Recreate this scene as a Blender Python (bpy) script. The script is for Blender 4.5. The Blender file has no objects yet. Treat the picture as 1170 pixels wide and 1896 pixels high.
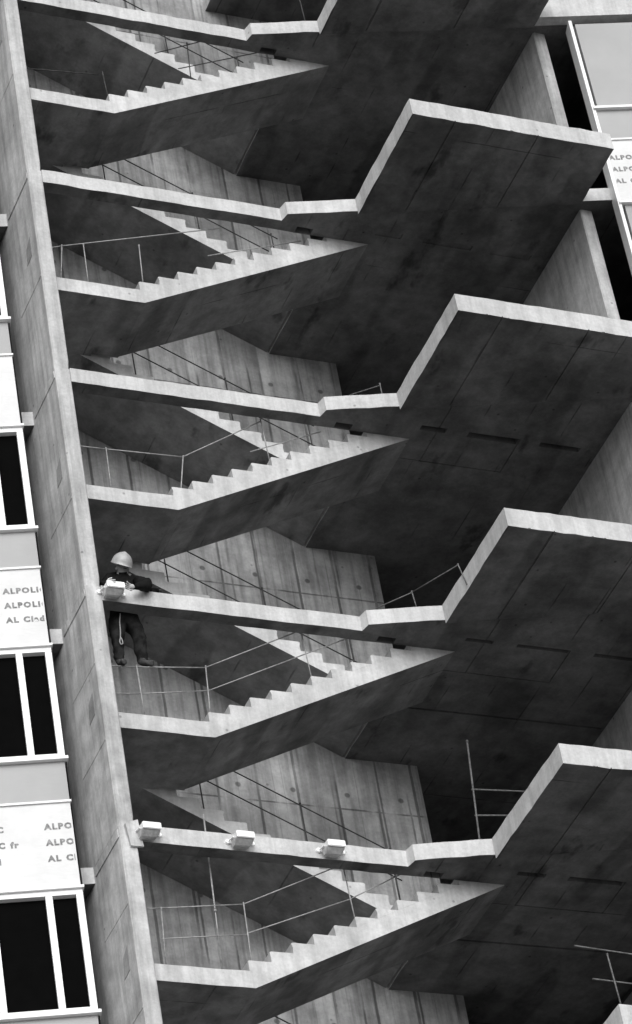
import bpy, bmesh, math, random
from mathutils import Vector, Matrix, noise

random.seed(7)
SC = bpy.context.scene
COL = SC.collection

# ------------------------------------------------------------------ camera
CAM_F = 6909.4 / 1896.0
RIGHT = Vector((0.92104144, -0.36050941, -0.14736225))
DOWN = Vector((0.12107526, 0.62466555, -0.77144911))
FWD = Vector((0.37016678, 0.69269468, 0.61899163))
cam = bpy.data.cameras.new('camera')
cam.sensor_fit = 'VERTICAL'
cam.sensor_height = 36.0
cam.sensor_width = 36.0
cam.lens = 36.0 * CAM_F
cam.clip_start = 0.5
cam.clip_end = 5000
cam_o = bpy.data.objects.new('camera', cam)
m = Matrix((RIGHT, -DOWN, -FWD)).transposed().to_4x4()
m.translation = Vector((-13.52435, -30.72934, -22.62590))
cam_o.matrix_world = m
COL.objects.link(cam_o)
SC.camera = cam_o

# ------------------------------------------------------------------ sky and sun (grey overcast day)
SUN_EL, SUN_AZ = 25.0, -18.0           # azimuth to the right (minus: left) of straight out of the facade
world = bpy.data.worlds.new('World')
SC.world = world
world.use_nodes = True
wn = world.node_tree
wn.nodes.clear()
sky = wn.nodes.new('ShaderNodeTexSky')
sky.sky_type = 'NISHITA'
sky.sun_disc = False
sky.sun_elevation = math.radians(SUN_EL)
sky.sun_rotation = math.radians(180.0 - SUN_AZ)
sky.air_density = 1.0
sky.dust_density = 4.0
bw = wn.nodes.new('ShaderNodeRGBToBW')
bg = wn.nodes.new('ShaderNodeBackground')
bg.inputs['Strength'].default_value = 0.05
wo = wn.nodes.new('ShaderNodeOutputWorld')
wn.links.new(sky.outputs[0], bw.inputs[0])
wn.links.new(bw.outputs[0], bg.inputs[0])
wn.links.new(bg.outputs[0], wo.inputs[0])

sun = bpy.data.lights.new('sun', 'SUN')
sun.energy = 1.5
sun.angle = math.radians(80)
sun.color = (1, 1, 1)
sun_o = bpy.data.objects.new('sun', sun)
az, el = math.radians(SUN_AZ), math.radians(SUN_EL)
to_sun = Vector((math.sin(az) * math.cos(el), -math.cos(az) * math.cos(el), math.sin(el)))
sun_o.rotation_euler = to_sun.to_track_quat('Z', 'Y').to_euler()
COL.objects.link(sun_o)

SC.view_settings.view_transform = 'Standard'
SC.view_settings.look = 'None'
SC.view_settings.exposure = 0.9
SC.view_settings.gamma = 1.0
SC.view_settings.use_curve_mapping = False

# ------------------------------------------------------------------ dimensions (metres)
H = 3.3                    # storey height; floor n lies at z = n*H
LOW, TOP = -7, 6
GROUND = LOW * H - 1.2
TA, TD = 0.213, 0.266      # slab and balcony thickness
RISER = H / 24.0
TREAD_F, TREAD_B = 0.2725, 0.270
Y_F0, Y_F1 = 0.173, 1.19   # front flight
Y_B0, Y_B1 = 1.25, 2.427   # back flight
Y_WALL = 2.43
FS = -0.2870               # slope of the facade line in plan


def fac_y(x):
    return -0.13 + FS * (x - 3.23)


UH = Vector((1.0, FS, 0)).normalized()
NH = Vector((UH.y, -UH.x, 0))          # outward normal of the facade
NH = NH if NH.y < 0 else -NH


def fac(s, off, z):
    """point on the facade: s along it from the slab corner, off outwards, height z"""
    p = Vector((3.23, -0.13, 0)) + UH * s + NH * off
    return Vector((p.x, p.y, z))


# ------------------------------------------------------------------ materials
class N:
    """tiny wrapper so that node maths reads as an expression"""
    def __init__(self, nt, s):
        self.nt, self.s = nt, s

    def op(self, o, b=None, c=None, clamp=False):
        n = self.nt.nodes.new('ShaderNodeMath')
        n.operation = o
        n.use_clamp = clamp
        self.nt.links.new(self.s, n.inputs[0])
        for i, v in ((1, b), (2, c)):
            if v is None:
                continue
            if isinstance(v, N):
                self.nt.links.new(v.s, n.inputs[i])
            else:
                n.inputs[i].default_value = v
        return N(self.nt, n.outputs[0])

    def __add__(self, b): return self.op('ADD', b)
    def __sub__(self, b): return self.op('SUBTRACT', b)
    def __mul__(self, b): return self.op('MULTIPLY', b)

    def ramp(self, a, b, lo=0.0, hi=1.0):
        n = self.nt.nodes.new('ShaderNodeMapRange')
        n.interpolation_type = 'SMOOTHSTEP'
        self.nt.links.new(self.s, n.inputs[0])
        for i, v in ((1, a), (2, b), (3, lo), (4, hi)):
            n.inputs[i].default_value = v
        return N(self.nt, n.outputs[0])


def new_mat(name):
    mt = bpy.data.materials.new(name)
    mt.use_nodes = True
    nt = mt.node_tree
    bs = nt.nodes['Principled BSDF']
    return mt, nt, bs


def tex(nt, kind, vec, scale, detail=4.0, rough=0.55):
    n = nt.nodes.new('ShaderNodeTexNoise' if kind == 'noise' else 'ShaderNodeTexVoronoi')
    nt.links.new(vec, n.inputs['Vector'])
    n.inputs['Scale'].default_value = scale
    if kind == 'noise':
        n.inputs['Detail'].default_value = detail
        n.inputs['Roughness'].default_value = rough
    return N(nt, n.outputs['Fac' if kind == 'noise' else 'Distance'])


def mapped(nt, vec, sx, sy, sz):
    n = nt.nodes.new('ShaderNodeVectorMath')
    n.operation = 'MULTIPLY'
    nt.links.new(vec, n.inputs[0])
    n.inputs[1].default_value = (sx, sy, sz)
    return n.outputs[0]


def line(coord, period, width, off=0.0):
    """1 on thin lines every `period` metres"""
    c = ((coord - off) * (1.0 / period)).op('FRACT')
    d = (c - 0.5).op('ABSOLUTE')
    return d.ramp(0.5 - width / period, 0.5 - width * 0.35 / period)


def concrete(name, base, mottle=0.35, streak=0.2, mode='plain', spots=0.5):
    mt, nt, bs = new_mat(name)
    g = nt.nodes.new('ShaderNodeNewGeometry')
    pos = g.outputs['Position']
    sp = nt.nodes.new('ShaderNodeSeparateXYZ')
    nt.links.new(pos, sp.inputs[0])
    X, Y, Z = (N(nt, sp.outputs[i]) for i in range(3))
    big = tex(nt, 'noise', pos, 1.1, 5, 0.6)
    mid = tex(nt, 'noise', pos, 4.3, 6, 0.65)
    fine = tex(nt, 'noise', pos, 26, 6, 0.7)
    stk = tex(nt, 'noise', mapped(nt, pos, 9, 9, 0.55), 1.0, 5, 0.65)
    hole = tex(nt, 'voronoi', pos, 3.1)
    v = big.ramp(0.3, 0.7, 1 - mottle * 0.6, 1 + mottle * 0.35)
    v = v * mid.ramp(0.25, 0.75, 1 - mottle * 0.5, 1 + mottle * 0.4)
    v = v * fine.ramp(0.2, 0.8, 0.88, 1.10)
    if streak:
        v = v * stk.ramp(0.32, 0.62, 1 - streak, 1 + streak * 0.25)
    if spots:
        v = v * hole.ramp(0.03, 0.075, 1 - spots, 1.0)
    wob = mid * 0.02
    bump_src = fine * 0.35 + mid * 0.5
    if mode == 'soffit':
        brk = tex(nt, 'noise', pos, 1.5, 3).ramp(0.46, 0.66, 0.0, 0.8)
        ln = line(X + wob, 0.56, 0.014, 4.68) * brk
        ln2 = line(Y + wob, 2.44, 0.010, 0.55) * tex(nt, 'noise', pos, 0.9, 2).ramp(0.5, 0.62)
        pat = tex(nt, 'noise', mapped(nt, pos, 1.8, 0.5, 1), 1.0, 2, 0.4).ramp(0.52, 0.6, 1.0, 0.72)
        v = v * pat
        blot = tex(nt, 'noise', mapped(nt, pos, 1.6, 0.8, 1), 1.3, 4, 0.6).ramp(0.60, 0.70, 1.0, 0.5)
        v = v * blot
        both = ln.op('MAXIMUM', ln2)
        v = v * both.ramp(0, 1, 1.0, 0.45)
        bump_src = bump_src - both * 0.8
    if mode == 'wall':
        cell = ((X - 2.73) * (1 / 0.52)).op('FLOOR')
        wnz = nt.nodes.new('ShaderNodeTexWhiteNoise')
        wnz.noise_dimensions = '1D'
        nt.links.new(cell.s, wnz.inputs['W'])
        rnd = N(nt, wnz.outputs['Value'])
        v = v * rnd.ramp(0, 1, 0.86, 1.1)
        drip = tex(nt, 'noise', mapped(nt, pos, 14, 14, 0.30), 1.0, 4, 0.6).ramp(0.56, 0.72, 1.0, 0.62)
        v = v * drip
        brk = tex(nt, 'noise', mapped(nt, pos, 3, 3, 0.8), 1.0, 3).ramp(0.36, 0.6, 0.2, 1.0)
        ln = line(X + wob, 0.52, 0.026, 2.73) * brk
        brk2 = tex(nt, 'noise', mapped(nt, pos, 2.2, 2.2, 0.5), 1.0, 3).ramp(0.48, 0.62)
        ln = ln.op('MAXIMUM', line(X + wob, 0.37, 0.020, 2.49) * brk2)
        ln2 = line(Z + wob, H, 0.018, 2.33) * brk
        tx = (((X - 2.47) * (1 / 0.71)).op('FRACT') - 0.5) * 0.71
        tz = (((Z - 2.53) * (1 / (H / 2))).op('FRACT') - 0.5) * (H / 2)
        tx = (tx.op('ABSOLUTE') - 0.355).op('ABSOLUTE')
        tz = (tz.op('ABSOLUTE') - H / 4).op('ABSOLUTE')
        tie = (tx * tx + tz * tz).op('SQRT').ramp(0.02, 0.05, 1, 0)
        both = ln.op('MAXIMUM', ln2).op('MAXIMUM', tie)
        v = v * both.ramp(0, 1, 1.0, 0.42)
        bump_src = bump_src - both * 0.8
    v = v * base
    cr = nt.nodes.new('ShaderNodeCombineColor')
    for i in range(3):
        nt.links.new(v.s, cr.inputs[i])
    nt.links.new(cr.outputs[0], bs.inputs['Base Color'])
    bs.inputs['Roughness'].default_value = 0.9
    bs.inputs['Specular IOR Level'].default_value = 0.2
    bp = nt.nodes.new('ShaderNodeBump')
    bp.inputs['Strength'].default_value = 0.35
    bp.inputs['Distance'].default_value = 0.02
    nt.links.new(bump_src.s, bp.inputs['Height'])
    nt.links.new(bp.outputs[0], bs.inputs['Normal'])
    return mt


def plain(name, v, rough=0.6, metal=0.0, spec=0.4, var=0.12, scale=6.0, bump=0.0):
    mt, nt, bs = new_mat(name)
    g = nt.nodes.new('ShaderNodeNewGeometry')
    n = tex(nt, 'noise', g.outputs['Position'], scale, 5, 0.6).ramp(0.25, 0.75, v * (1 - var), v * (1 + var))
    cr = nt.nodes.new('ShaderNodeCombineColor')
    for i in range(3):
        nt.links.new(n.s, cr.inputs[i])
    nt.links.new(cr.outputs[0], bs.inputs['Base Color'])
    bs.inputs['Roughness'].default_value = rough
    bs.inputs['Metallic'].default_value = metal
    if bump:
        bp = nt.nodes.new('ShaderNodeBump')
        bp.inputs['Strength'].default_value = bump
        bp.inputs['Distance'].default_value = 0.02
        hgt = tex(nt, 'noise', mapped(nt, g.outputs['Position'], 1, 1, 2.5), 3.2, 3, 0.5)
        nt.links.new(hgt.s, bp.inputs['Height'])
        nt.links.new(bp.outputs[0], bs.inputs['Normal'])
    bs.inputs['Specular IOR Level'].default_value = spec
    return mt


M = {
    'slab': concrete('concrete_soffit_shade', 0.18, 0.55, 0.0, 'soffit', 0.5),  # same concrete as the edges, darkened to put shade on undersides
    'flight': concrete('concrete_stair_soffit', 0.27, 0.5, 0.0, 'soffit', 0.5),  # stair undersides also carry shade in their colour, less than the slabs
    'floor': concrete('darkened_floor_concrete', 0.06, 0.4, 0.0, 'plain', 0.3),  # floor tops darkened to cut light bounced up onto the soffits
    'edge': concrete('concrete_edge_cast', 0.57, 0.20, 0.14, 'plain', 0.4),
    'pier': concrete('concrete_pier_cast', 0.50, 0.34, 0.26, 'plain', 0.5),
    'patch': concrete('patched_concrete', 0.30, 0.4, 0.1, 'plain', 0.3),
    'wall': concrete('concrete_board_marked', 0.40, 0.40, 0.30, 'wall', 0.4),
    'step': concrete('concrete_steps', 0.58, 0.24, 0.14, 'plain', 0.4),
    'ground': concrete('paved_ground', 0.30, 0.5, 0.0, 'plain', 0.0),
    'white': plain('white_coated_frame', 0.86, 0.35, 0, 0.5, 0.02),
    'film': plain('white_protective_film', 0.68, 0.5, 0, 0.4, 0.07, 2.3, 0.5),
    'spandrel': plain('grey_composite_panel', 0.36, 0.45, 0, 0.4, 0.07, 1.1, 0.25),
    'glass': plain('dark_window_glass', 0.004, 0.25, 0, 0.0, 0.1),
    'gasket': plain('black_rubber_gasket', 0.02, 0.7, 0, 0.2, 0.5, 60),
    'ink': plain('grey_film_printing', 0.24, 0.7, 0, 0.2, 0.45, 26),
    'steel': plain('galvanised_tube', 0.34, 0.55, 0.2, 0.4, 0.3, 18),
    'grey_tube': plain('dark_grey_tube', 0.13, 0.8, 0, 0.3, 0.5, 22),  # darker grey than the galvanised tube
    'rust': plain('rusty_dark_tube', 0.05, 0.8, 0, 0.3, 0.5, 22),
    'lens': plain('lamp_white_glass', 0.92, 0.2, 0, 0.5, 0.02),
    'housing': plain('lamp_grey_housing', 0.50, 0.5, 0.0, 0.5, 0.25, 20),
    'jacket': plain('black_jacket', 0.010, 0.9, 0, 0.1, 0.4, 25),
    'trousers': plain('dark_work_trousers', 0.02, 0.9, 0, 0.1, 0.7, 9),
    'boots': plain('scuffed_work_boots', 0.06, 0.8, 0, 0.2, 0.4, 40),
    'skin': plain('skin', 0.32, 0.6, 0, 0.3, 0.1, 20),
    'glove': plain('pale_work_glove', 0.55, 0.9, 0, 0.2, 0.15, 40),
    'helmet': plain('pale_hard_hat', 0.40, 0.35, 0, 0.5, 0.12, 12),
    'strap': plain('webbing_strap', 0.35, 0.8, 0, 0.2, 0.2, 50),
}

# ------------------------------------------------------------------ mesh helpers


def link(o, parent=None):
    COL.objects.link(o)
    if parent is not None:
        o.parent = parent
    return o


def mobj(name, me, mat, parent=None, loc=None):
    o = bpy.data.objects.new(name, me)
    if mat is not None and not me.materials:
        me.materials.append(mat)
    if loc is not None:
        o.location = loc
    return link(o, parent)


def tag(o, label, cat, group=None):
    o['label'] = label
    o['category'] = cat
    if group:
        o['group'] = group
    return o


def root(name, loc, label, cat, group=None):
    o = bpy.data.objects.new(name, None)
    o.location = loc
    o.empty_display_size = 0.2
    link(o)
    return tag(o, label, cat, group)


def prism(poly, a, b, axis):
    """closed prism from a 2D polygon; axis 'z': poly is XY, axis 'y': poly is XZ"""
    bm = bmesh.new()
    if axis == 'z':
        f = lambda p, t: (p[0], p[1], t)
    else:
        f = lambda p, t: (p[0], t, p[1])
    v0 = [bm.verts.new(f(p, a)) for p in poly]
    v1 = [bm.verts.new(f(p, b)) for p in poly]
    bm.faces.new(v0)
    bm.faces.new(list(reversed(v1)))
    n = len(poly)
    for i in range(n):
        bm.faces.new((v0[i], v1[i], v1[(i + 1) % n], v0[(i + 1) % n]))
    bmesh.ops.recalc_face_normals(bm, faces=bm.faces[:])
    return bm


def to_mesh(bm, name, mat=None, mats=None):
    me = bpy.data.meshes.new(name)
    bm.to_mesh(me)
    bm.free()
    for mm in (mats or ([mat] if mat else [])):
        me.materials.append(mm)
    return me


def box_bm(x0, x1, y0, y1, z0, z1, bev=0.0):
    bm = bmesh.new()
    bmesh.ops.create_cube(bm, size=1.0)
    for v in bm.verts:
        v.co = ((x0 + x1) / 2 + v.co.x * (x1 - x0), (y0 + y1) / 2 + v.co.y * (y1 - y0), (z0 + z1) / 2 + v.co.z * (z1 - z0))
    if bev:
        bmesh.ops.bevel(bm, geom=bm.edges[:], offset=bev, segments=1, affect='EDGES')
    return bm


def hexa(pts):
    """8 corner points: bottom ring 0-3, top ring 4-7"""
    bm = bmesh.new()
    v = [bm.verts.new(p) for p in pts]
    for f in ((0, 3, 2, 1), (4, 5, 6, 7), (0, 1, 5, 4), (1, 2, 6, 5), (2, 3, 7, 6), (3, 0, 4, 7)):
        bm.faces.new([v[i] for i in f])
    bmesh.ops.recalc_face_normals(bm, faces=bm.faces[:])
    return bm


def fac_box(s0, s1, o0, o1, z0, z1):
    """box lying along the facade line"""
    r = [fac(s0, o0, 0), fac(s1, o0, 0), fac(s1, o1, 0), fac(s0, o1, 0)]
    return hexa([(p.x, p.y, z0) for p in r] + [(p.x, p.y, z1) for p in r])


def tube_bm(bm, a, b, r, n=8):
    a, b = Vector(a), Vector(b)
    d = b - a
    res = bmesh.ops.create_cone(bm, cap_ends=True, segments=n, radius1=r, radius2=r, depth=d.length)
    q = d.to_track_quat('Z', 'Y').to_matrix().to_4x4()
    q.translation = (a + b) / 2
    bmesh.ops.transform(bm, matrix=q, verts=res['verts'])


def tube(name, a, b, r, mat, parent, n=8):
    """tube part placed relative to its parent"""
    bm = bmesh.new()
    off = parent.location if parent is not None else Vector()
    tube_bm(bm, Vector(a) - off, Vector(b) - off, r, n)
    for f in bm.faces:
        f.smooth = len(f.verts) == 4
    return mobj(name, to_mesh(bm, name), mat, parent)


def subdivide_outline(poly, step, jit):
    out = []
    n = len(poly)
    for i in range(n):
        a, b = Vector(poly[i]), Vector(poly[(i + 1) % n])
        d = b - a
        k = max(1, int(d.length / step))
        nrm = Vector((d.y, -d.x)).normalized()
        for j in range(k):
            p = a + d * (j / k)
            if j:
                p = p + nrm * random.uniform(-jit, jit)
            out.append((p.x, p.y))
    return out


def weather(bm, amp, sc=2.3, zamp=None):
    """tiny unevenness of cast concrete"""
    for v in bm.verts:
        n = noise.noise_vector(v.co * sc)
        v.co += Vector((n.x * amp, n.y * amp, n.z * (zamp if zamp is not None else amp)))


def bool_cut(bm, cutters):
    me = to_mesh(bm, 'tmp')
    ob = link(bpy.data.objects.new('tmp', me))
    cbm = bmesh.new()
    for c in cutters:
        t = bpy.data.meshes.new('t')
        c.to_mesh(t)
        c.free()
        cbm.from_mesh(t)
        bpy.data.meshes.remove(t)
    cme = to_mesh(cbm, 'tmpc')
    co = link(bpy.data.objects.new('tmpc', cme))
    md = ob.modifiers.new('b', 'BOOLEAN')
    md.operation = 'DIFFERENCE'
    md.solver = 'EXACT'
    md.use_self = True
    md.object = co
    dg = bpy.context.evaluated_depsgraph_get()
    dg.update()
    res = bpy.data.meshes.new_from_object(ob.evaluated_get(dg))
    bpy.data.objects.remove(ob)
    bpy.data.objects.remove(co)
    bpy.data.meshes.remove(me)
    bpy.data.meshes.remove(cme)
    out = bmesh.new()
    out.from_mesh(res)
    bpy.data.meshes.remove(res)
    return out


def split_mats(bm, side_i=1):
    """vertical faces get the edge concrete, soffits its shade-darkened copy, tops the darkened floor"""
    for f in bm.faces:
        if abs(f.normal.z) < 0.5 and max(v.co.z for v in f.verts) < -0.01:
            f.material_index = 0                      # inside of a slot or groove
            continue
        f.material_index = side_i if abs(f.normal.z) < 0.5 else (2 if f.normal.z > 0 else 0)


# ------------------------------------------------------------------ ground
bm = bmesh.new()
bmesh.ops.create_grid(bm, x_segments=24, y_segments=24, size=1500)
for v in bm.verts:
    v.co.z = GROUND
g = mobj('ground', to_mesh(bm, 'ground'), M['ground'])
g['kind'] = 'structure'
# ------------------------------------------------------------------ the concrete building
B = root('stair_building', (0, 0, GROUND), 'raw concrete stair tower with zigzag floor slabs, open flights and a tall side pier', 'building')
B0 = Vector((0, 0, -GROUND))           # parts are modelled in world height, so lift them back


def bpart(name, me, z=0.0, mat=None, parent=B):
    return mobj(name, me, mat, parent, Vector((0, 0, z)) + (B0 if parent is B else Vector()))


XR, XL, YB = 12.0, -7.0, 7.0
outline = [(0, 0), (3.20, 0), (3.232, -0.13), (4.10, fac_y(4.10)), (6.90, fac_y(6.90)), (XR, fac_y(XR)), (XR, YB), (XL, YB),
           (XL, fac_y(XL)), (-0.19, fac_y(-0.19)), (-0.19, Y_WALL + 0.1), (3.95, Y_WALL + 0.1), (3.95, 1.215), (4.13, 1.215), (4.13, 0.17), (0, 0.17)]


def uneven(bm, amp):
    """cast edges are never quite straight"""
    for v in bm.verts:
        q = v.co * 7.0
        v.co.z += amp * 0.4 * noise.noise(q) + amp * noise.noise(q * 3.1)


def slab_mesh(seed, deep, joints):
    random.seed(seed)
    bm = prism(subdivide_outline(outline, 0.16, 0.006), -TA, 0.0, 'z')
    cuts = [box_bm(3.44, 3.66, 0.06, 0.155, -TA - 0.05, -TA + 0.10)]
    if deep:
        for x0, x1 in ((4.51, 4.86), (5.13, 5.83), (6.14, 6.70)):
            e = random.uniform(-0.05, 0.05)
            cuts.append(box_bm(x0 + e, x1 + e * 0.5, -0.10, random.uniform(-0.04, 0.01), -TA - 0.05, -TA + deep))
    if joints:
        cuts.append(box_bm(4.76, 5.855, 0.535, 0.548, -TA - 0.05, -TA + 0.012))
        cuts.append(box_bm(5.855, 5.868, -0.10, 0.548, -TA - 0.05, -TA + 0.012))
        cuts.append(box_bm(4.745, 4.76, fac_y(4.74) + 0.02, 0.548, -TA - 0.05, -TA + 0.010))
    if joints > 1:
        cuts.append(box_bm(4.30, 6.93, 1.30, 1.33, -TA - 0.05, -TA + 0.03))
    bm = bool_cut(bm, cuts)
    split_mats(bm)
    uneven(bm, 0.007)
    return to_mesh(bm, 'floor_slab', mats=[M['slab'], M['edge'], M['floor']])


def balcony_mesh(seed):
    random.seed(seed)
    e = 0.0015
    poly = [(4.10, fac_y(4.10) - e), (4.10, -2.21), (6.90, -2.21), (6.90, fac_y(6.90) - e)]
    bm = prism(subdivide_outline(poly, 0.14, 0.006), -TD, 0.0, 'z')
    cuts = [box_bm(4.675, 4.69, -2.3, fac_y(4.7) - 0.03, -TD - 0.05, -TD + 0.012),
            box_bm(5.825, 5.84, -2.3, fac_y(5.84) - 0.03, -TD - 0.05, -TD + 0.012),
            ]
    for i in range(4):
        x = random.uniform(4.3, 6.7)
        w = random.uniform(0.02, 0.07)
        cuts.append(hexa([(x - w, -2.25, -TD - 0.02), (x + w, -2.25, -TD - 0.02), (x + w * 0.6, -2.19, -TD - 0.02), (x - w * 0.4, -2.19, -TD - 0.02),
                          (x - w * 0.5, -2.25, -TD + 0.016), (x + w * 0.3, -2.25, -TD + 0.022), (x + w * 0.2, -2.20, -TD + 0.004), (x - w * 0.2, -2.20, -TD + 0.004)]))
    bm = bool_cut(bm, cuts)
    bm.normal_update()
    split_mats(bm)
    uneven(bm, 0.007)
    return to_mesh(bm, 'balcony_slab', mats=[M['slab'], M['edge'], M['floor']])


slab_kinds = {'bare': slab_mesh(1, 0, 0), 'faint': slab_mesh(2, 0.02, 0), 'slots': slab_mesh(3, 0.12, 1), 'full': slab_mesh(4, 0.17, 2), 'low': slab_mesh(5, 0.15, 2)}
balcs = [balcony_mesh(s) for s in (11, 12, 13, 14)]
for n in range(LOW, TOP + 1):
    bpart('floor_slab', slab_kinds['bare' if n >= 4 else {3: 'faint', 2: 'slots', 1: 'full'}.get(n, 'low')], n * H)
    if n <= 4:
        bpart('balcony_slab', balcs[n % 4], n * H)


def pier_mesh(seed):
    random.seed(seed)
    bm = bmesh.new()
    # blade with chamfered front corners, one storey lift, joint recessed at the floor line
    poly = [(-0.19, 0.02), (-0.172, 0.0), (-0.012, 0.0), (0.0, 0.012), (0.0, Y_WALL - 0.002), (-0.19, Y_WALL - 0.002)]
    rings = []
    zs = [-0.02] + [0.12 + (H - 0.14) * i / 12 for i in range(13)]
    for i, z in enumerate(zs):
        rr = []
        for x, y in poly:
            nv = noise.noise_vector(Vector((x * 2, y * 2, z * 1.3 + seed * 7)))
            k = 0.004 if i else 0.0
            rr.append(bm.verts.new((x + nv.x * k - (0.010 if i == 0 and x > -0.05 else 0), y + nv.y * k + (0.010 if i == 0 and y < 0.1 else 0), z)))
        rings.append(rr)
    for a, b in zip(rings, rings[1:]):
        for i in range(len(poly)):
            j = (i + 1) % len(poly)
            bm.faces.new((a[i], a[j], b[j], b[i]))
    bm.faces.new(list(reversed(rings[0])))
    bm.faces.new(rings[-1])
    bmesh.ops.recalc_face_normals(bm, faces=bm.faces[:])
    # formwork joints and patched pockets on the side face
    return to_mesh(bm, 'pier', M['pier'])


piers = [pier_mesh(s) for s in (1, 2, 3)]
for n in range(LOW, TOP):
    pr = bpart('pier', piers[n % 3], n * H)
# slanting form ledges left on the side of the pier at each floor, and shallow patched pockets
ledge = to_mesh(hexa([(-0.200, 0.03, -0.16), (-0.19, 0.03, -0.16), (-0.19, 0.80, -0.16), (-0.200, 0.80, -0.16),
                      (-0.205, 0.03, -0.06), (-0.19, 0.03, -0.06), (-0.19, 0.80, -0.06), (-0.205, 0.80, -0.06)]), 'form_ledge', M['pier'])
pocket = to_mesh(hexa([(-0.196, 0.22, 0.0), (-0.188, 0.22, 0.0), (-0.188, 0.40, -0.02), (-0.196, 0.40, -0.02),
                       (-0.196, 0.20, 0.30), (-0.188, 0.20, 0.30), (-0.188, 0.36, 0.22), (-0.196, 0.36, 0.22)]), 'patch', M['patch'])
for n in range(-2, 6):
    bpart('form_ledge', ledge, n * H)
seam = to_mesh(hexa([(-0.195, 0.03, -0.012), (-0.188, 0.03, -0.012), (-0.188, 0.80, -0.012), (-0.195, 0.80, -0.012),
                     (-0.195, 0.03, 0.012), (-0.188, 0.03, 0.012), (-0.188, 0.80, 0.012), (-0.195, 0.80, 0.012)]), 'form_seam', M['pier'])
for z in (-2.3, -1.0, 1.15, 2.2, 4.6, 8.1, 11.6):
    bpart('form_seam', seam, z)
for z in (-1.72, 1.62, 5.05, 8.6, 12.4):
    bpart('patch', pocket, z)
# corbel where the beam of the lamp floor meets the pier
bm = hexa([(-0.09, -0.035, -0.30), (0.055, -0.035, -0.30), (0.055, -0.002, -0.30), (-0.09, -0.002, -0.30),
           (-0.13, -0.05, -0.02), (0.02, -0.05, 0.04), (0.02, -0.002, 0.04), (-0.13, -0.002, -0.02)])
bpart('corbel', to_mesh(bm, 'corbel', M['pier']))


# landings, flights and steps
def landing_mesh(seed):
    random.seed(seed)
    poly = [(0.002, Y_F0), (1.2, Y_F0), (1.2, 1.21), (0.85, 1.21), (0.85, Y_B1), (0.002, Y_B1)]
    bm = prism(subdivide_outline(poly, 0.14, 0.005), -0.21, 0.0, 'z')
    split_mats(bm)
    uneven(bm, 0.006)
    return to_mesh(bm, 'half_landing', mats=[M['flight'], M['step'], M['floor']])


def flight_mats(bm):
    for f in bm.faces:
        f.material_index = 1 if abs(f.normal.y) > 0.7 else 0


SF = RISER / TREAD_F
SB = RISER / TREAD_B


def front_flight():
    # z measured from the half landing; climbs to H/2
    top = H / 2
    def bot(x): return -0.21 + (x - 1.2) * SF
    xe = 1.2 + (top - 0.20 + 0.21) / SF
    poly = [(1.2, -0.21), (1.2, 0.0), (1.16, 0.0), (1.16 + 12 * TREAD_F - 0.02, top - 0.012), (xe + 0.0, top - 0.012), (xe, top - 0.20)]
    bm = prism(poly, Y_F0, Y_F1, 'y')
    flight_mats(bm)
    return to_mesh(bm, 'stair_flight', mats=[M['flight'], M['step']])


def back_flight():
    # z measured from the floor; climbs leftwards to H/2
    x12 = 3.82 - 11 * TREAD_B
    def bot(x): return 1.44 - (x - 0.70) * SB
    xe = 0.70 + (1.44 + 0.20) / SB
    poly = [(0.704, 1.443), (xe, -0.20), (xe, -0.015), (3.82, 0.0), (x12, 11 * RISER), (x12 - 0.05, 11 * RISER), (0.704, 11 * RISER)]
    bm = prism(poly, Y_B0, Y_B1, 'y')
    flight_mats(bm)
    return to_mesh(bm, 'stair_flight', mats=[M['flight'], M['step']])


def step_mesh(tr, y0, y1, sgn, seed):
    random.seed(seed)
    r = lambda: random.uniform(-0.006, 0.006)
    poly = [(0, 0), (sgn * (0.004 + r()), RISER * 0.5 + r()), (r() * 0.5 - sgn * 0.004, RISER - 0.012), (sgn * 0.012, RISER), (sgn * tr * 0.6, RISER + r() * 0.4), (sgn * tr, RISER)]
    bm = prism(poly, y0, y1, 'y')
    for f in bm.faces:
        f.material_index = 0
    return to_mesh(bm, 'step', M['step'])


lands = [landing_mesh(s) for s in (3, 4)]
ff, bf = front_flight(), back_flight()
fsteps = [step_mesh(TREAD_F, Y_F0, Y_F1, 1, s) for s in (1, 2, 3, 4)]
bsteps = [step_mesh(TREAD_B, Y_B0, Y_B1, -1, s) for s in (5, 6, 7, 8)]
for n in range(-3, 5):
    z0 = n * H + H / 2
    bpart('half_landing', lands[n % 2], z0)
    fl = bpart('stair_flight', ff, z0)
    for k in range(12):
        bpart('step', fsteps[(k * 7 + n) % 4], 0, None, fl).location = (1.16 + k * TREAD_F, 0, k * RISER)
    bl = bpart('stair_flight', bf, n * H)
    for k in range(12):
        bpart('step', bsteps[(k * 5 + n) % 4], 0, None, bl).location = (3.82 - k * TREAD_B, 0, k * RISER)

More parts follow.
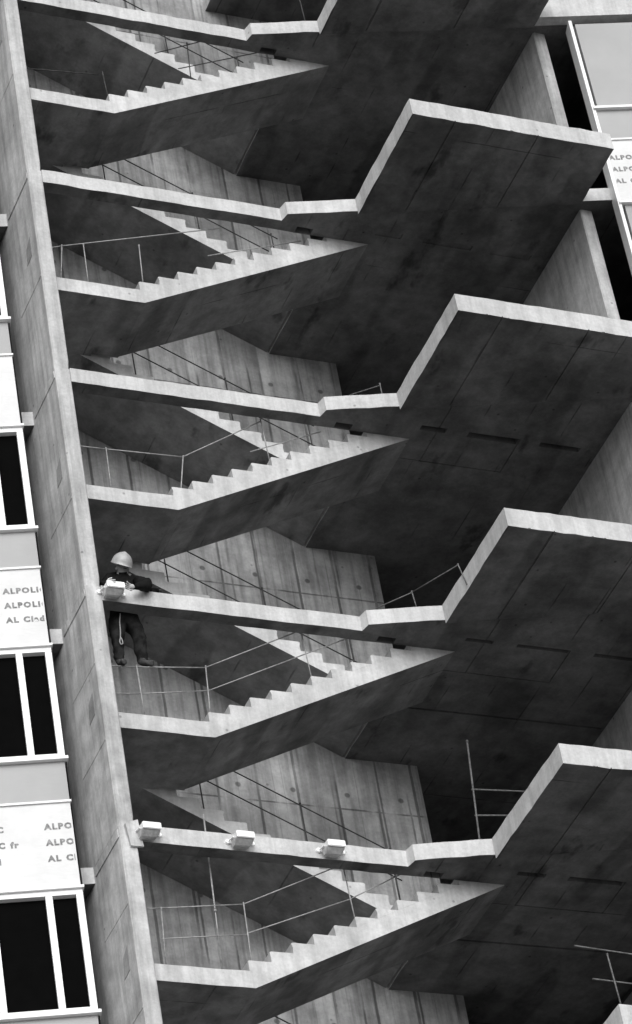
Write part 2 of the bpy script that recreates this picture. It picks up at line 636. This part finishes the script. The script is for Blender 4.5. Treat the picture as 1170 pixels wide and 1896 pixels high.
# walls: the board-marked wall behind the stair, the cross wall to the right, the outer walls
bwall = to_mesh(box_bm(-0.188, 4.91, Y_WALL, Y_WALL + 0.2, -0.1, H - 0.1), 'back_wall', M['wall'])
cbm = box_bm(6.96, 7.135, -1.05, YB - 0.2, 0.002, H - TA - 0.002)
bmesh.ops.bevel(cbm, geom=[e for e in cbm.edges if abs(e.verts[0].co.z - e.verts[1].co.z) > 1], offset=0.015, segments=1, affect='EDGES')
cwall = to_mesh(cbm, 'cross_wall', M['pier'])
rwall = to_mesh(box_bm(XL, XR, YB - 0.198, YB + 0.02, 0.002, H - TA - 0.002), 'rear_wall', M['wall'])
swl = to_mesh(box_bm(XL - 0.02, XL + 0.2, fac_y(XL) + 0.05, YB - 0.2, 0.002, H - TA - 0.002), 'end_wall', M['wall'])
swr = to_mesh(box_bm(XR - 0.2, XR + 0.02, fac_y(XR) + 0.05, YB - 0.2, 0.002, H - TA - 0.002), 'end_wall', M['wall'])
pin = to_mesh(box_bm(-0.188, 0.0, Y_WALL + 0.202, YB - 0.2, 0.002, H - TA - 0.002), 'inner_wall', M['wall'])
for n in range(LOW, TOP):
    for nm, me in (('back_wall', bwall), ('cross_wall', cwall), ('rear_wall', rwall), ('end_wall', swl), ('end_wall', swr), ('inner_wall', pin)):
        bpart(nm, me, n * H)
# foundation skirt down to the ground
sk = subdivide_outline([(XL, fac_y(XL)), (XR, fac_y(XR)), (XR, YB), (XL, YB)], 30, 0)
bpart('foundation', to_mesh(prism(sk, GROUND - 0.3, LOW * H - TA - 0.002, 'z'), 'foundation', M['pier']))
# edge upstand of the upper floor to the right of the balcony
bpart('edge_beam', to_mesh(fac_box(3.83, 9.0, 0.004, 0.16, 4 * H - 0.25, 4 * H + 0.95), 'edge_beam', M['edge']))

# ------------------------------------------------------------------ curtain walls
BAND = dict(text=(-0.31, 0.80), grey=(0.83, 1.36), win=(1.44, H - 0.40))
F_OUT, F_IN = 0.17, 0.05


def text_mesh(lines, size, clip=None):
    """lettering lying in the XZ plane (x right, z up), thin, optionally clipped to x < clip"""
    bm = bmesh.new()
    for s, x, z in lines:
        cu = bpy.data.curves.new('t', 'FONT')
        cu.body = s
        cu.size = size
        cu.space_character = 1.28
        cu.space_word = 1.12
        cu.offset = 0.006
        cu.resolution_u = 2
        cu.extrude = 0.001
        o = link(bpy.data.objects.new('t', cu))
        dg = bpy.context.evaluated_depsgraph_get()
        dg.update()
        me = bpy.data.meshes.new_from_object(o.evaluated_get(dg))
        me.transform(Matrix.Translation((x, z, 0)))
        bm.from_mesh(me)
        bpy.data.meshes.remove(me)
        bpy.data.objects.remove(o)
        bpy.data.curves.remove(cu)
    if clip is not None:
        for lim, sg in clip:
            bmesh.ops.bisect_plane(bm, geom=bm.verts[:] + bm.edges[:] + bm.faces[:], plane_co=(lim, 0, 0), plane_no=(sg, 0, 0), clear_outer=True)
    for v in bm.verts:
        v.co = (v.co.x, -v.co.z, v.co.y)
    return bm


def curtain_wall(name, label, s_left, s_right, levels, text_off, glazed, mull, base_z, dz=0.0):
    """storey-high bands of cladding and windows between s_left and s_right along the facade"""
    R = root(name, fac(s_left, 0, base_z), label, 'curtain wall')
    inv = Matrix.Translation(-R.location)

    def part(nm, bm, mat, parent=R):
        bmesh.ops.transform(bm, matrix=inv, verts=bm.verts[:])
        return mobj(nm, to_mesh(bm, nm), mat, parent)

    fw = 0.075
    for n in levels:
        z = n * H + dz
        a, b = BAND['text']
        # white cladding panel in printed film
        pn = part('cladding_panel', fac_box(s_left + 0.004, s_right - 0.012, F_IN, F_OUT - 0.01, z + a, z + b), M['film'])
        rows = (('ALPOLIC', 0.46), ('ALPOLIC fr', 0.25), ('AL Clad', 0.04))
        cols = []
        t0 = text_off[n]
        pitch = 0.95
        k = math.floor((s_left - t0) / pitch)
        while t0 + k * pitch < s_right:
            for s, zz in rows:
                cols.append((s, t0 + k * pitch, zz))
            k += 1
        tb = text_mesh(cols, 0.104, ((s_right - 0.03, 1), (s_left + 0.02, -1)))
        for v in tb.verts:
            p = fac(v.co.x, F_OUT - 0.0085 - v.co.y, z + v.co.z)
            v.co = p
        part('lettering', tb, M['ink'], pn).location = (0, 0, 0)
        # grey spandrel above it
        a, b = BAND['grey']
        part('spandrel_panel', fac_box(s_left + 0.004, s_right - 0.012, F_IN, F_OUT - 0.014, z + a, z + b), M['spandrel'])
        # projecting white trims: between panels, sill, head
        part('trim', fac_box(s_left - 0.004, s_right + 0.004, F_IN, F_OUT + 0.012, z + 0.803, z + 0.828), M['white'])
        part('sill', fac_box(s_left - 0.03, s_right + 0.03, F_IN, F_OUT + 0.045, z + 1.362, z + 1.40), M['white'])
        part('head', fac_box(s_left - 0.03, s_right + 0.02, F_IN, F_OUT + 0.035, z - 0.345, z - 0.314), M['white'])
        if glazed:
            z0, z1 = z + 1.402, z + H - 0.347
            part('bottom_rail', fac_box(s_left, s_right, F_IN + 0.02, F_OUT, z0, z0 + 0.06), M['white'])
            part('top_rail', fac_box(s_left, s_right, F_IN + 0.02, F_OUT, z1 - 0.065, z1), M['white'])
            zs0, zs1 = z0 + 0.062, z1 - 0.067
            edges = []
            for i, sc in enumerate(mull):
                part('mullion', fac_box(sc - fw / 2, sc + fw / 2, F_IN, F_OUT - 0.002, zs0, zs1), M['white'])
                edges.append(sc)
            for sa, sb in zip(edges, edges[1:]):
                part('pane', fac_box(sa + fw / 2 + 0.001, sb - fw / 2 - 0.001, F_IN + 0.03, F_IN + 0.05, zs0 + 0.001, zs1 - 0.001), M['glass'])
        else:
            part('infill_panel', fac_box(s_left + 0.045, s_right - 0.045, F_IN, F_OUT - 0.02, z + 1.403, z - dz + H - 0.40), M['spandrel'])
    # gasket strip and the corner post
    zb, zt = levels[0] * H - 0.34, levels[-1] * H + H - 0.36
    if glazed:
        part('gasket', fac_box(s_right + 0.005, s_right + 0.014, F_IN - 0.02, F_OUT - 0.03, zb, zt), M['gasket'])
    else:
        part('corner_post', fac_box(s_left - 0.045, s_left - 0.001, F_IN - 0.09, F_OUT + 0.012, zb, zt), M['white'])
    return R


SR = -3.725
mull_l = [SR - 0.0375]
for d in (0.335, 0.62, 0.335, 0.62, 0.335, 0.62, 0.335, 0.62, 0.335):
    mull_l.append(mull_l[-1] - d)
mull_l = sorted(mull_l)
offs_l = {n: -4.19 + 0.14 * ((n * 5 + 1) % 4 - 1) for n in range(-8, 8)}
offs_l[1] = -4.19
offs_l[0] = -4.05
offs_l[2] = offs_l[3] = -3.745
curtain_wall('curtain_wall', 'white framed facade with black windows and printed panels beside the concrete pier', -8.0, SR,
             list(range(LOW, 6)), offs_l, True, mull_l, GROUND, -0.03)
offs_r = {n: 4.36 + 0.1 * (n % 3) for n in range(-8, 8)}
offs_r[3] = 4.30
curtain_wall('curtain_wall', 'white edged facade of large pale grey panels behind the balcony slab ends', 4.29, 9.0,
             list(range(LOW, 4)), offs_r, False, [], GROUND, -0.11)

# ------------------------------------------------------------------ railings of thin tube on landings, flights and slab edges
R1 = 0.0078


def rail_set(label, base, posts, rails, mat='steel', r=R1, name='guard_rail', cat='railing', group=None):
    rt = root(name, base, label, cat, group)
    for a, b in posts:
        tube('post', a, b, r, M[mat], rt)
        bm = bmesh.new()
        bmesh.ops.create_icosphere(bm, subdivisions=1, radius=r * 1.7)
        bmesh.ops.translate(bm, verts=bm.verts[:], vec=Vector(b) - rt.location)
        mobj('clamp', to_mesh(bm, 'clamp'), M[mat], rt)
    for a, b in rails:
        tube('rail', a, b, r * 0.9, M[mat], rt)
    return rt


def front_rail(m, label, posts, rails, **kw):
    z0 = m * H
    yy = 0.235
    P = [((xa, yy, z0 + za), (xb, yy, z0 + zb)) for xa, za, xb, zb in posts]
    Q = [((xa, yy + 0.012, z0 + za), (xb, yy + 0.012, z0 + zb)) for xa, za, xb, zb in rails]
    return rail_set(label, (posts[0][0], yy, z0), P, Q, **kw)


front_rail(0.5, 'thin two bar railing on the landing below the standing worker',
           [(0.41, 0.0, 0.40, 0.735), (1.205, 0.0, 1.25, 0.84), (2.56, 0.82, 2.53, 1.58)],
           [(0.03, 0.70, 0.40, 0.725), (0.40, 0.725, 1.25, 0.83), (0.03, 0.31, 0.40, 0.35), (0.40, 0.35, 1.23, 0.50),
            (1.25, 0.83, 2.53, 1.54), (1.24, 0.50, 2.545, 1.20), (2.545, 1.20, 3.30, 1.60)])
front_rail(1.5, 'thin railing with a leaning corner post on the landing above the worker',
           [(0.41, 0.0, 0.42, 0.665), (1.27, 0.0, 1.40, 0.70), (2.53, 0.82, 2.51, 1.48)],
           [(0.03, 0.65, 0.42, 0.66), (0.42, 0.66, 1.40, 0.70), (1.40, 0.70, 2.51, 1.45), (2.3, 0.93, 3.30, 1.42)])
front_rail(2.5, 'railing of one straight sloping bar on three short posts on a half landing',
           [(0.15, 0.0, 0.23, 0.62), (0.51, 0.0, 0.52, 0.69), (1.24, 0.13, 1.27, 0.83)],
           [(0.03, 0.54, 0.23, 0.62), (0.23, 0.62, 2.45, 1.38), (2.20, 0.85, 3.55, 1.38)])
front_rail(3.5, 'faint dark railing on the topmost half landing in view',
           [(0.06, 0.0, 0.05, 0.7), (1.18, 0.0, 1.15, 0.6), (2.40, 0.69, 2.44, 1.45)],
           [(0.03, 0.42, 1.1, 0.55), (1.95, 1.15, 2.75, 1.6), (2.25, 0.93, 3.45, 1.52)], mat='rust')
front_rail(-0.5, 'two bar railing on the landing below the floor with the row of lamps',
           [(0.23, 0.0, 0.27, 0.76), (1.225, 0.0, 1.245, 0.92), (2.55, 0.82, 2.52, 1.58)],
           [(0.03, 0.73, 0.27, 0.765), (0.27, 0.765, 1.245, 0.91), (0.23, 0.37, 1.23, 0.52), (1.245, 0.91, 2.52, 1.56),
            (1.23, 0.53, 2.53, 1.10), (2.53, 1.10, 3.30, 1.55)])
# railings of the back flights, seen dark against the wall
for n, hi, lo in ((-1, 0.75, 0.39), (0, 0.75, 0.39), (1, 0.62, 0.22), (2, 0.70, 0.34), (3, 0.66, 0.32), (4, 0.7, 0.36)):
    words = {-1: 'under the floor with the row of lamps', 0: 'above the row of lamps', 1: 'behind the worker', 2: 'one floor above the worker',
             3: 'two floors above the worker', 4: 'at the topmost floor beside the dark opening'}[n]
    z = lambda x: n * H + RISER + (3.82 - x) * SB
    yy = Y_B0 + 0.05
    ps = [((x, yy, z(x) - RISER * 0.5), (x - 0.01, yy, z(x) + hi + 0.02)) for x in (1.45, 2.68, 3.72)]
    q = [((1.10, yy + 0.012, z(1.10) + hi), (3.80, yy + 0.012, z(3.80) + hi)), ((1.10, yy + 0.012, z(1.10) + lo), (3.80, yy + 0.012, z(3.80) + lo))]
    rail_set('dark two bar handrail on the back flight ' + words, (3.72, yy, n * H), ps, q, mat='rust', r=0.0085)
# tall prop beside the lowest landing rail
p = root('scaffold_pole', (0.90, 0.30, -0.5 * H), 'tall thin upright tube standing on the landing below the lamps', 'pole')
tube('shaft', (0.90, 0.30, -0.5 * H), (0.965, 0.30, 0.45), 0.010, M['steel'], p)
tube('coupler', (0.925, 0.30, -0.84), (0.927, 0.30, -0.80), 0.02, M['steel'], p)
# guards on the slab edges
rail_set('tall scaffold upright with two side bars in the dark room above the lamps', (4.40, 0.5, 0),
         [((4.40, 0.5, 0.0), (4.56, 0.5, 2.03))], [((4.46, 0.51, 0.97), (5.30, 0.51, 1.06)), ((4.49, 0.51, 1.34), (5.35, 0.51, 1.40))], r=0.0115, mat='grey_tube')
rail_set('guard post with two bars on the corner of the lowest balcony slab', (4.16, -2.15, -H),
         [((4.16, -2.15, -H), (4.16, -2.11, -2.63)), ((6.2, -2.15, -H), (6.2, -2.12, -2.63))],
         [((3.80, -2.10, -2.55), (6.3, -2.10, -2.72)), ((3.92, -2.11, -2.95), (6.3, -2.11, -3.06))], r=0.009, mat='grey_tube')
rail_set('bent bar guard on two stubs along the slab edge beside the worker floor', (3.83, -0.26, H),
         [((3.83, -0.26, H), (3.81, -0.26, H + 0.26)), ((4.088, -1.06, H - 0.22), (4.07, -0.99, H + 0.13))],
         [((3.40, -0.06, H + 0.10), (3.81, -0.25, H + 0.25)), ((3.81, -0.25, H + 0.25), (4.07, -0.99, H + 0.12))], mat='grey_tube')
rail_set('small bent guard bar on the slab edge two floors above the lamps', (4.0, -0.2, 2 * H),
         [((4.0, -0.2, 2 * H), (4.0, -0.2, 2 * H + 0.29))], [((3.55, -0.19, 2 * H + 0.03), (4.0, -0.19, 2 * H + 0.27))], mat='grey_tube')
rail_set('upright dark tube on the topmost slab edge beside the dark opening', (4.0, -0.25, 4 * H),
         [((4.0, -0.25, 4 * H), (4.06, -0.1, 4 * H + 0.9))], [((4.05, -0.1, 4 * H + 0.85), (4.9, -0.1, 4 * H + 0.86))], mat='rust')


# ------------------------------------------------------------------ floodlights on the beam
def floodlight(x, z, label):
    """box lamp bracketed to the beam face: glass to the front, tapering housing below it"""
    t = root('floodlight', (x, 0.0, z), label, 'lamp', 'floodlights on the beams')
    w = 0.105
    bm = hexa([(-w * 1.0, -0.105, -0.225), (w * 0.66, -0.105, -0.225), (w * 0.66, -0.03, -0.215), (-w * 1.0, -0.03, -0.215),
               (-w * 1.12, -0.188, -0.168), (w * 1.0, -0.188, -0.168), (w * 0.9, -0.03, -0.090), (-w * 1.1, -0.03, -0.090)])
    bmesh.ops.bevel(bm, geom=bm.edges[:], offset=0.010, segments=2, affect='EDGES')
    hs = mobj('housing', to_mesh(bm, 'housing'), M['housing'], t)
    bm = hexa([(-w, -0.205, -0.172), (w, -0.205, -0.172), (w, -0.10, -0.150), (-w, -0.10, -0.150),
               (-w * 1.02, -0.200, -0.080), (w * 1.02, -0.200, -0.080), (w, -0.06, -0.070), (-w, -0.06, -0.070)])
    bmesh.ops.bevel(bm, geom=bm.edges[:], offset=0.008, segments=2, affect='EDGES')
    mobj('lens', to_mesh(bm, 'lens'), M['lens'], t)
    for sg in (-1, 1):
        bm = bmesh.new()
        tube_bm(bm, (sg * (w + 0.010), -0.12, -0.12), (sg * (w + 0.035), -0.012, -0.115), 0.009)
        mobj('bracket', to_mesh(bm, 'bracket'), M['white'], t)
        bm = bmesh.new()
        bmesh.ops.create_cone(bm, cap_ends=True, segments=12, radius1=0.034, radius2=0.026, depth=0.026)
        bmesh.ops.rotate(bm, verts=bm.verts[:], matrix=Matrix.Rotation(math.radians(90), 3, 'X'))
        bmesh.ops.translate(bm, verts=bm.verts[:], vec=(sg * (w + 0.040), -0.014, -0.115))
        mobj('bolt', to_mesh(bm, 'bolt'), M['lens'], t)
    return t


floodlight(0.115, 0.0, 'white glass floodlight on the beam right against the concrete pier')
floodlight(1.20, 0.0, 'white glass floodlight midway along the lamp beam, between two others')
floodlight(2.275, 0.0, 'white glass floodlight on the beam farthest from the pier')
floodlight(0.105, H + 0.005, 'white glass floodlight being fixed by the worker in the hard hat')


# ------------------------------------------------------------------ the worker
def skin_mesh(pts, edges, rootv, sub=2):
    me = bpy.data.meshes.new('sk')
    me.from_pydata([p[:3] for p in pts], edges, [])
    o = link(bpy.data.objects.new('sk', me))
    md = o.modifiers.new('s', 'SKIN')
    md.use_smooth_shade = True
    for i, p in enumerate(pts):
        sv = me.skin_vertices[0].data[i]
        r = p[3] if isinstance(p[3], tuple) else (p[3], p[3])
        sv.radius = r
        sv.use_root = (i == rootv)
    ss = o.modifiers.new('u', 'SUBSURF')
    ss.levels = sub
    dg = bpy.context.evaluated_depsgraph_get()
    dg.update()
    res = bpy.data.meshes.new_from_object(o.evaluated_get(dg))
    bpy.data.objects.remove(o)
    bpy.data.meshes.remove(me)
    return res


WB = Vector((0.36, 0.25, 2.36))
pts = [
    (0.37, 0.345, 3.17, (0.150, 0.120)),   # 0 pelvis
    (0.385, 0.335, 3.34, (0.175, 0.135)),   # 1 waist
    (0.405, 0.30, 3.48, (0.215, 0.145)),    # 2 chest
    (0.40, 0.265, 3.62, (0.155, 0.105)),   # 3 upper chest
    (0.380, 0.205, 3.665, 0.060),          # 4 neck
    (0.362, 0.140, 3.715, (0.080, 0.095)), # 5 head
    (0.354, 0.115, 3.775, (0.082, 0.095)), # 6 crown
    (0.235, 0.275, 3.635, 0.082),           # 7 shoulder R (towards the pier)
    (0.110, 0.215, 3.43, 0.072),           # 8 elbow R
    (0.065, 0.05, 3.365, 0.046),           # 9 forearm R
    (0.040, -0.09, 3.275, 0.030),          # 10 wrist R
    (0.565, 0.265, 3.635, 0.088),          # 11 shoulder L
    (0.545, -0.075, 3.315, 0.082),          # 12 elbow L
    (0.440, -0.125, 3.255, 0.058),         # 13 forearm L
    (0.345, -0.150, 3.215, 0.034),          # 14 wrist L
    (0.285, 0.345, 3.08, 0.108),           # 15 hip R
    (0.235, 0.285, 2.77, 0.082),           # 16 knee R
    (0.235, 0.30, 2.47, 0.062),            # 17 ankle R
    (0.235, 0.255, 2.405, 0.044),          # 18 foot R
    (0.245, 0.165, 2.385, 0.036),          # 19 toe R
    (0.465, 0.345, 3.09, 0.110),           # 20 hip L
    (0.515, 0.285, 2.83, 0.084),           # 21 knee L
    (0.505, 0.305, 2.515, 0.062),          # 22 ankle L
    (0.525, 0.255, 2.445, 0.046),           # 23 foot L
    (0.600, 0.195, 2.435, 0.036),          # 24 toe L
]
edges = [(0, 1), (1, 2), (2, 3), (3, 4), (4, 5), (5, 6), (3, 7), (7, 8), (8, 9), (9, 10), (3, 11), (11, 12), (12, 13), (13, 14),
         (0, 15), (15, 16), (16, 17), (17, 18), (18, 19), (0, 20), (20, 21), (21, 22), (22, 23), (23, 24)]
me = skin_mesh(pts, edges, 0, 2)
for mm in ('jacket', 'trousers', 'skin', 'boots'):
    me.materials.append(M[mm])
for pl in me.polygons:
    c = pl.center
    if c.z < 2.47 and c.x < 0.36 or c.z < 2.515 and c.x >= 0.36:
        i = 3
    elif c.z < 3.22:
        i = 1
    elif c.y < 0.19 and c.z > 3.645 and abs(c.x - 0.36) < 0.12 or c.z > 3.73:
        i = 2
    else:
        i = 0
    pl.material_index = i
    pl.use_smooth = True
for v in me.vertices:                  # loose cloth folds
    if v.co.z < 3.6 and v.co.y > -0.12:
        v.co += noise.noise_vector(v.co * 12) * 0.020 + noise.noise_vector(Vector((v.co.x * 6, v.co.y * 6, v.co.z * 3))) * 0.012
me.transform(Matrix.Translation(-WB))
W = root('person', WB, 'worker in pale hard hat and black jacket leaning over the concrete beam', 'person')
body = mobj('body', me, None, W)


# hands in pale gloves: palm with five fingers closed on the lamp
def hand(wrist, direction, across, curl, name):
    d, a, cz = Vector(direction).normalized(), Vector(across).normalized(), Vector(curl).normalized()
    w = Vector(wrist)
    P, E = [], []
    def add(v, r, par=None):
        P.append((v.x, v.y, v.z, r))
        if par is not None:
            E.append((par, len(P) - 1))
        return len(P) - 1
    r0 = add(w, 0.026)
    r1 = add(w + d * 0.05, (0.036, 0.020), r0)
    for i, (off, ln) in enumerate(((-0.03, 0.062), (-0.010, 0.075), (0.011, 0.070), (0.031, 0.055))):
        b = add(w + d * 0.085 + a * off, 0.010, r1)
        k = add(w + d * (0.085 + ln * 0.45) + a * off * 1.1 + cz * 0.012, 0.009, b)
        add(w + d * (0.085 + ln * 0.75) + a * off * 1.15 + cz * 0.045, 0.008, k)
    t = add(w + d * 0.03 - a * 0.042, 0.011, r1)
    add(w + d * 0.062 - a * 0.058 + cz * 0.03, 0.009, t)
    mh = skin_mesh(P, E, 0, 1)
    for pl in mh.polygons:
        pl.use_smooth = True
    mh.transform(Matrix.Translation(-WB))
    mobj(name, mh, M['glove'], W)


hand((0.345, -0.150, 3.215), (-0.85, -0.25, -0.30), (0.1, -0.5, 0.85), (-0.3, -0.9, -0.1), 'glove')
hand((0.040, -0.09, 3.275), (0.05, -0.7, -0.55), (-0.1, 0.45, -0.85), (0.9, -0.2, 0.0), 'glove')

# hard hat: shell with brim and ridge
bm = bmesh.new()
bmesh.ops.create_uvsphere(bm, u_segments=24, v_segments=14, radius=1.0)
bmesh.ops.delete(bm, geom=[v for v in bm.verts if v.co.z < -0.05], context='VERTS')
for v in bm.verts:
    ridge = 0.010 * max(0, 1 - abs(v.co.x) * 5) * max(0, v.co.z)
    v.co = Vector((v.co.x * 0.122, v.co.y * 0.140, v.co.z * 0.138 + ridge))
rim = [e for e in bm.edges if len(e.link_faces) == 1]
ex = bmesh.ops.extrude_edge_only(bm, edges=rim)
for v in [g_ for g_ in ex['geom'] if isinstance(g_, bmesh.types.BMVert)]:
    f = 1.10 if v.co.y < 0 else 1.02
    v.co.x *= 1.03
    v.co.y *= f
    v.co.z -= 0.012
bmesh.ops.solidify(bm, geom=bm.faces[:], thickness=0.004)
for f in bm.faces:
    f.smooth = True
bmesh.ops.transform(bm, matrix=Matrix.Translation(Vector((0.352, 0.125, 3.765)) - WB) @ Matrix.Rotation(math.radians(44), 4, 'X') @ Matrix.Rotation(math.radians(8), 4, 'Y'), verts=bm.verts[:])
mobj('hard_hat', to_mesh(bm, 'hard_hat'), M['helmet'], W)
# face: nose, eyes, mouth, ears
def blob(name, c, s, mat):
    bm = bmesh.new()
    bmesh.ops.create_icosphere(bm, subdivisions=2, radius=1)
    for v in bm.verts:
        v.co = Vector((v.co.x * s[0], v.co.y * s[1], v.co.z * s[2])) + Vector(c) - WB
    for f in bm.faces:
        f.smooth = True
    return mobj(name, to_mesh(bm, name), M[mat], W)
blob('nose', (0.358, 0.038, 3.69), (0.013, 0.020, 0.022), 'skin')
for sx in (-1, 1):
    blob('eye', (0.358 + sx * 0.032, 0.05, 3.715), (0.012, 0.007, 0.007), 'jacket')
    blob('ear', (0.362 + sx * 0.072, 0.15, 3.71), (0.010, 0.020, 0.030), 'skin')
blob('mouth', (0.358, 0.062, 3.648), (0.024, 0.008, 0.006), 'boots')
# hanging safety strap with hook
bm = bmesh.new()
sp = [(0.285, 0.215, 3.10), (0.262, 0.215, 2.98), (0.252, 0.205, 2.85), (0.238, 0.20, 2.74), (0.222, 0.20, 2.68), (0.232, 0.20, 2.64), (0.256, 0.20, 2.65), (0.256, 0.20, 2.70), (0.240, 0.20, 2.745)]
for a, b in zip(sp, sp[1:]):
    tube_bm(bm, Vector(a) - WB, Vector(b) - WB, 0.007, 6)
mobj('safety_strap', to_mesh(bm, 'safety_strap'), M['strap'], W)
# cordless driver lying on the beam beside his elbow
t = root('power_drill', (0.68, 0.06, H), 'dark hand drill lying on the beam beside the worker elbow', 'drill')
bm = bmesh.new(); tube_bm(bm, (-0.05, 0, 0.075), (0.05, 0, 0.080), 0.026, 12)
mobj('motor', to_mesh(bm, 'motor'), M['jacket'], t)
bm = bmesh.new(); tube_bm(bm, (0.05, 0, 0.080), (0.085, 0, 0.082), 0.014, 10)
mobj('chuck', to_mesh(bm, 'chuck'), M['rust'], t)
mobj('grip', to_mesh(hexa([(-0.05, -0.018, 0.01), (0.0, -0.018, 0.01), (0.0, 0.018, 0.01), (-0.05, 0.018, 0.01),
                           (-0.04, -0.018, 0.07), (0.01, -0.018, 0.07), (0.01, 0.018, 0.07), (-0.04, 0.018, 0.07)]), 'grip'), M['jacket'], t)
mobj('battery', to_mesh(box_bm(-0.075, 0.03, -0.03, 0.03, 0.0, 0.03, 0.006), 'battery'), M['jacket'], t)
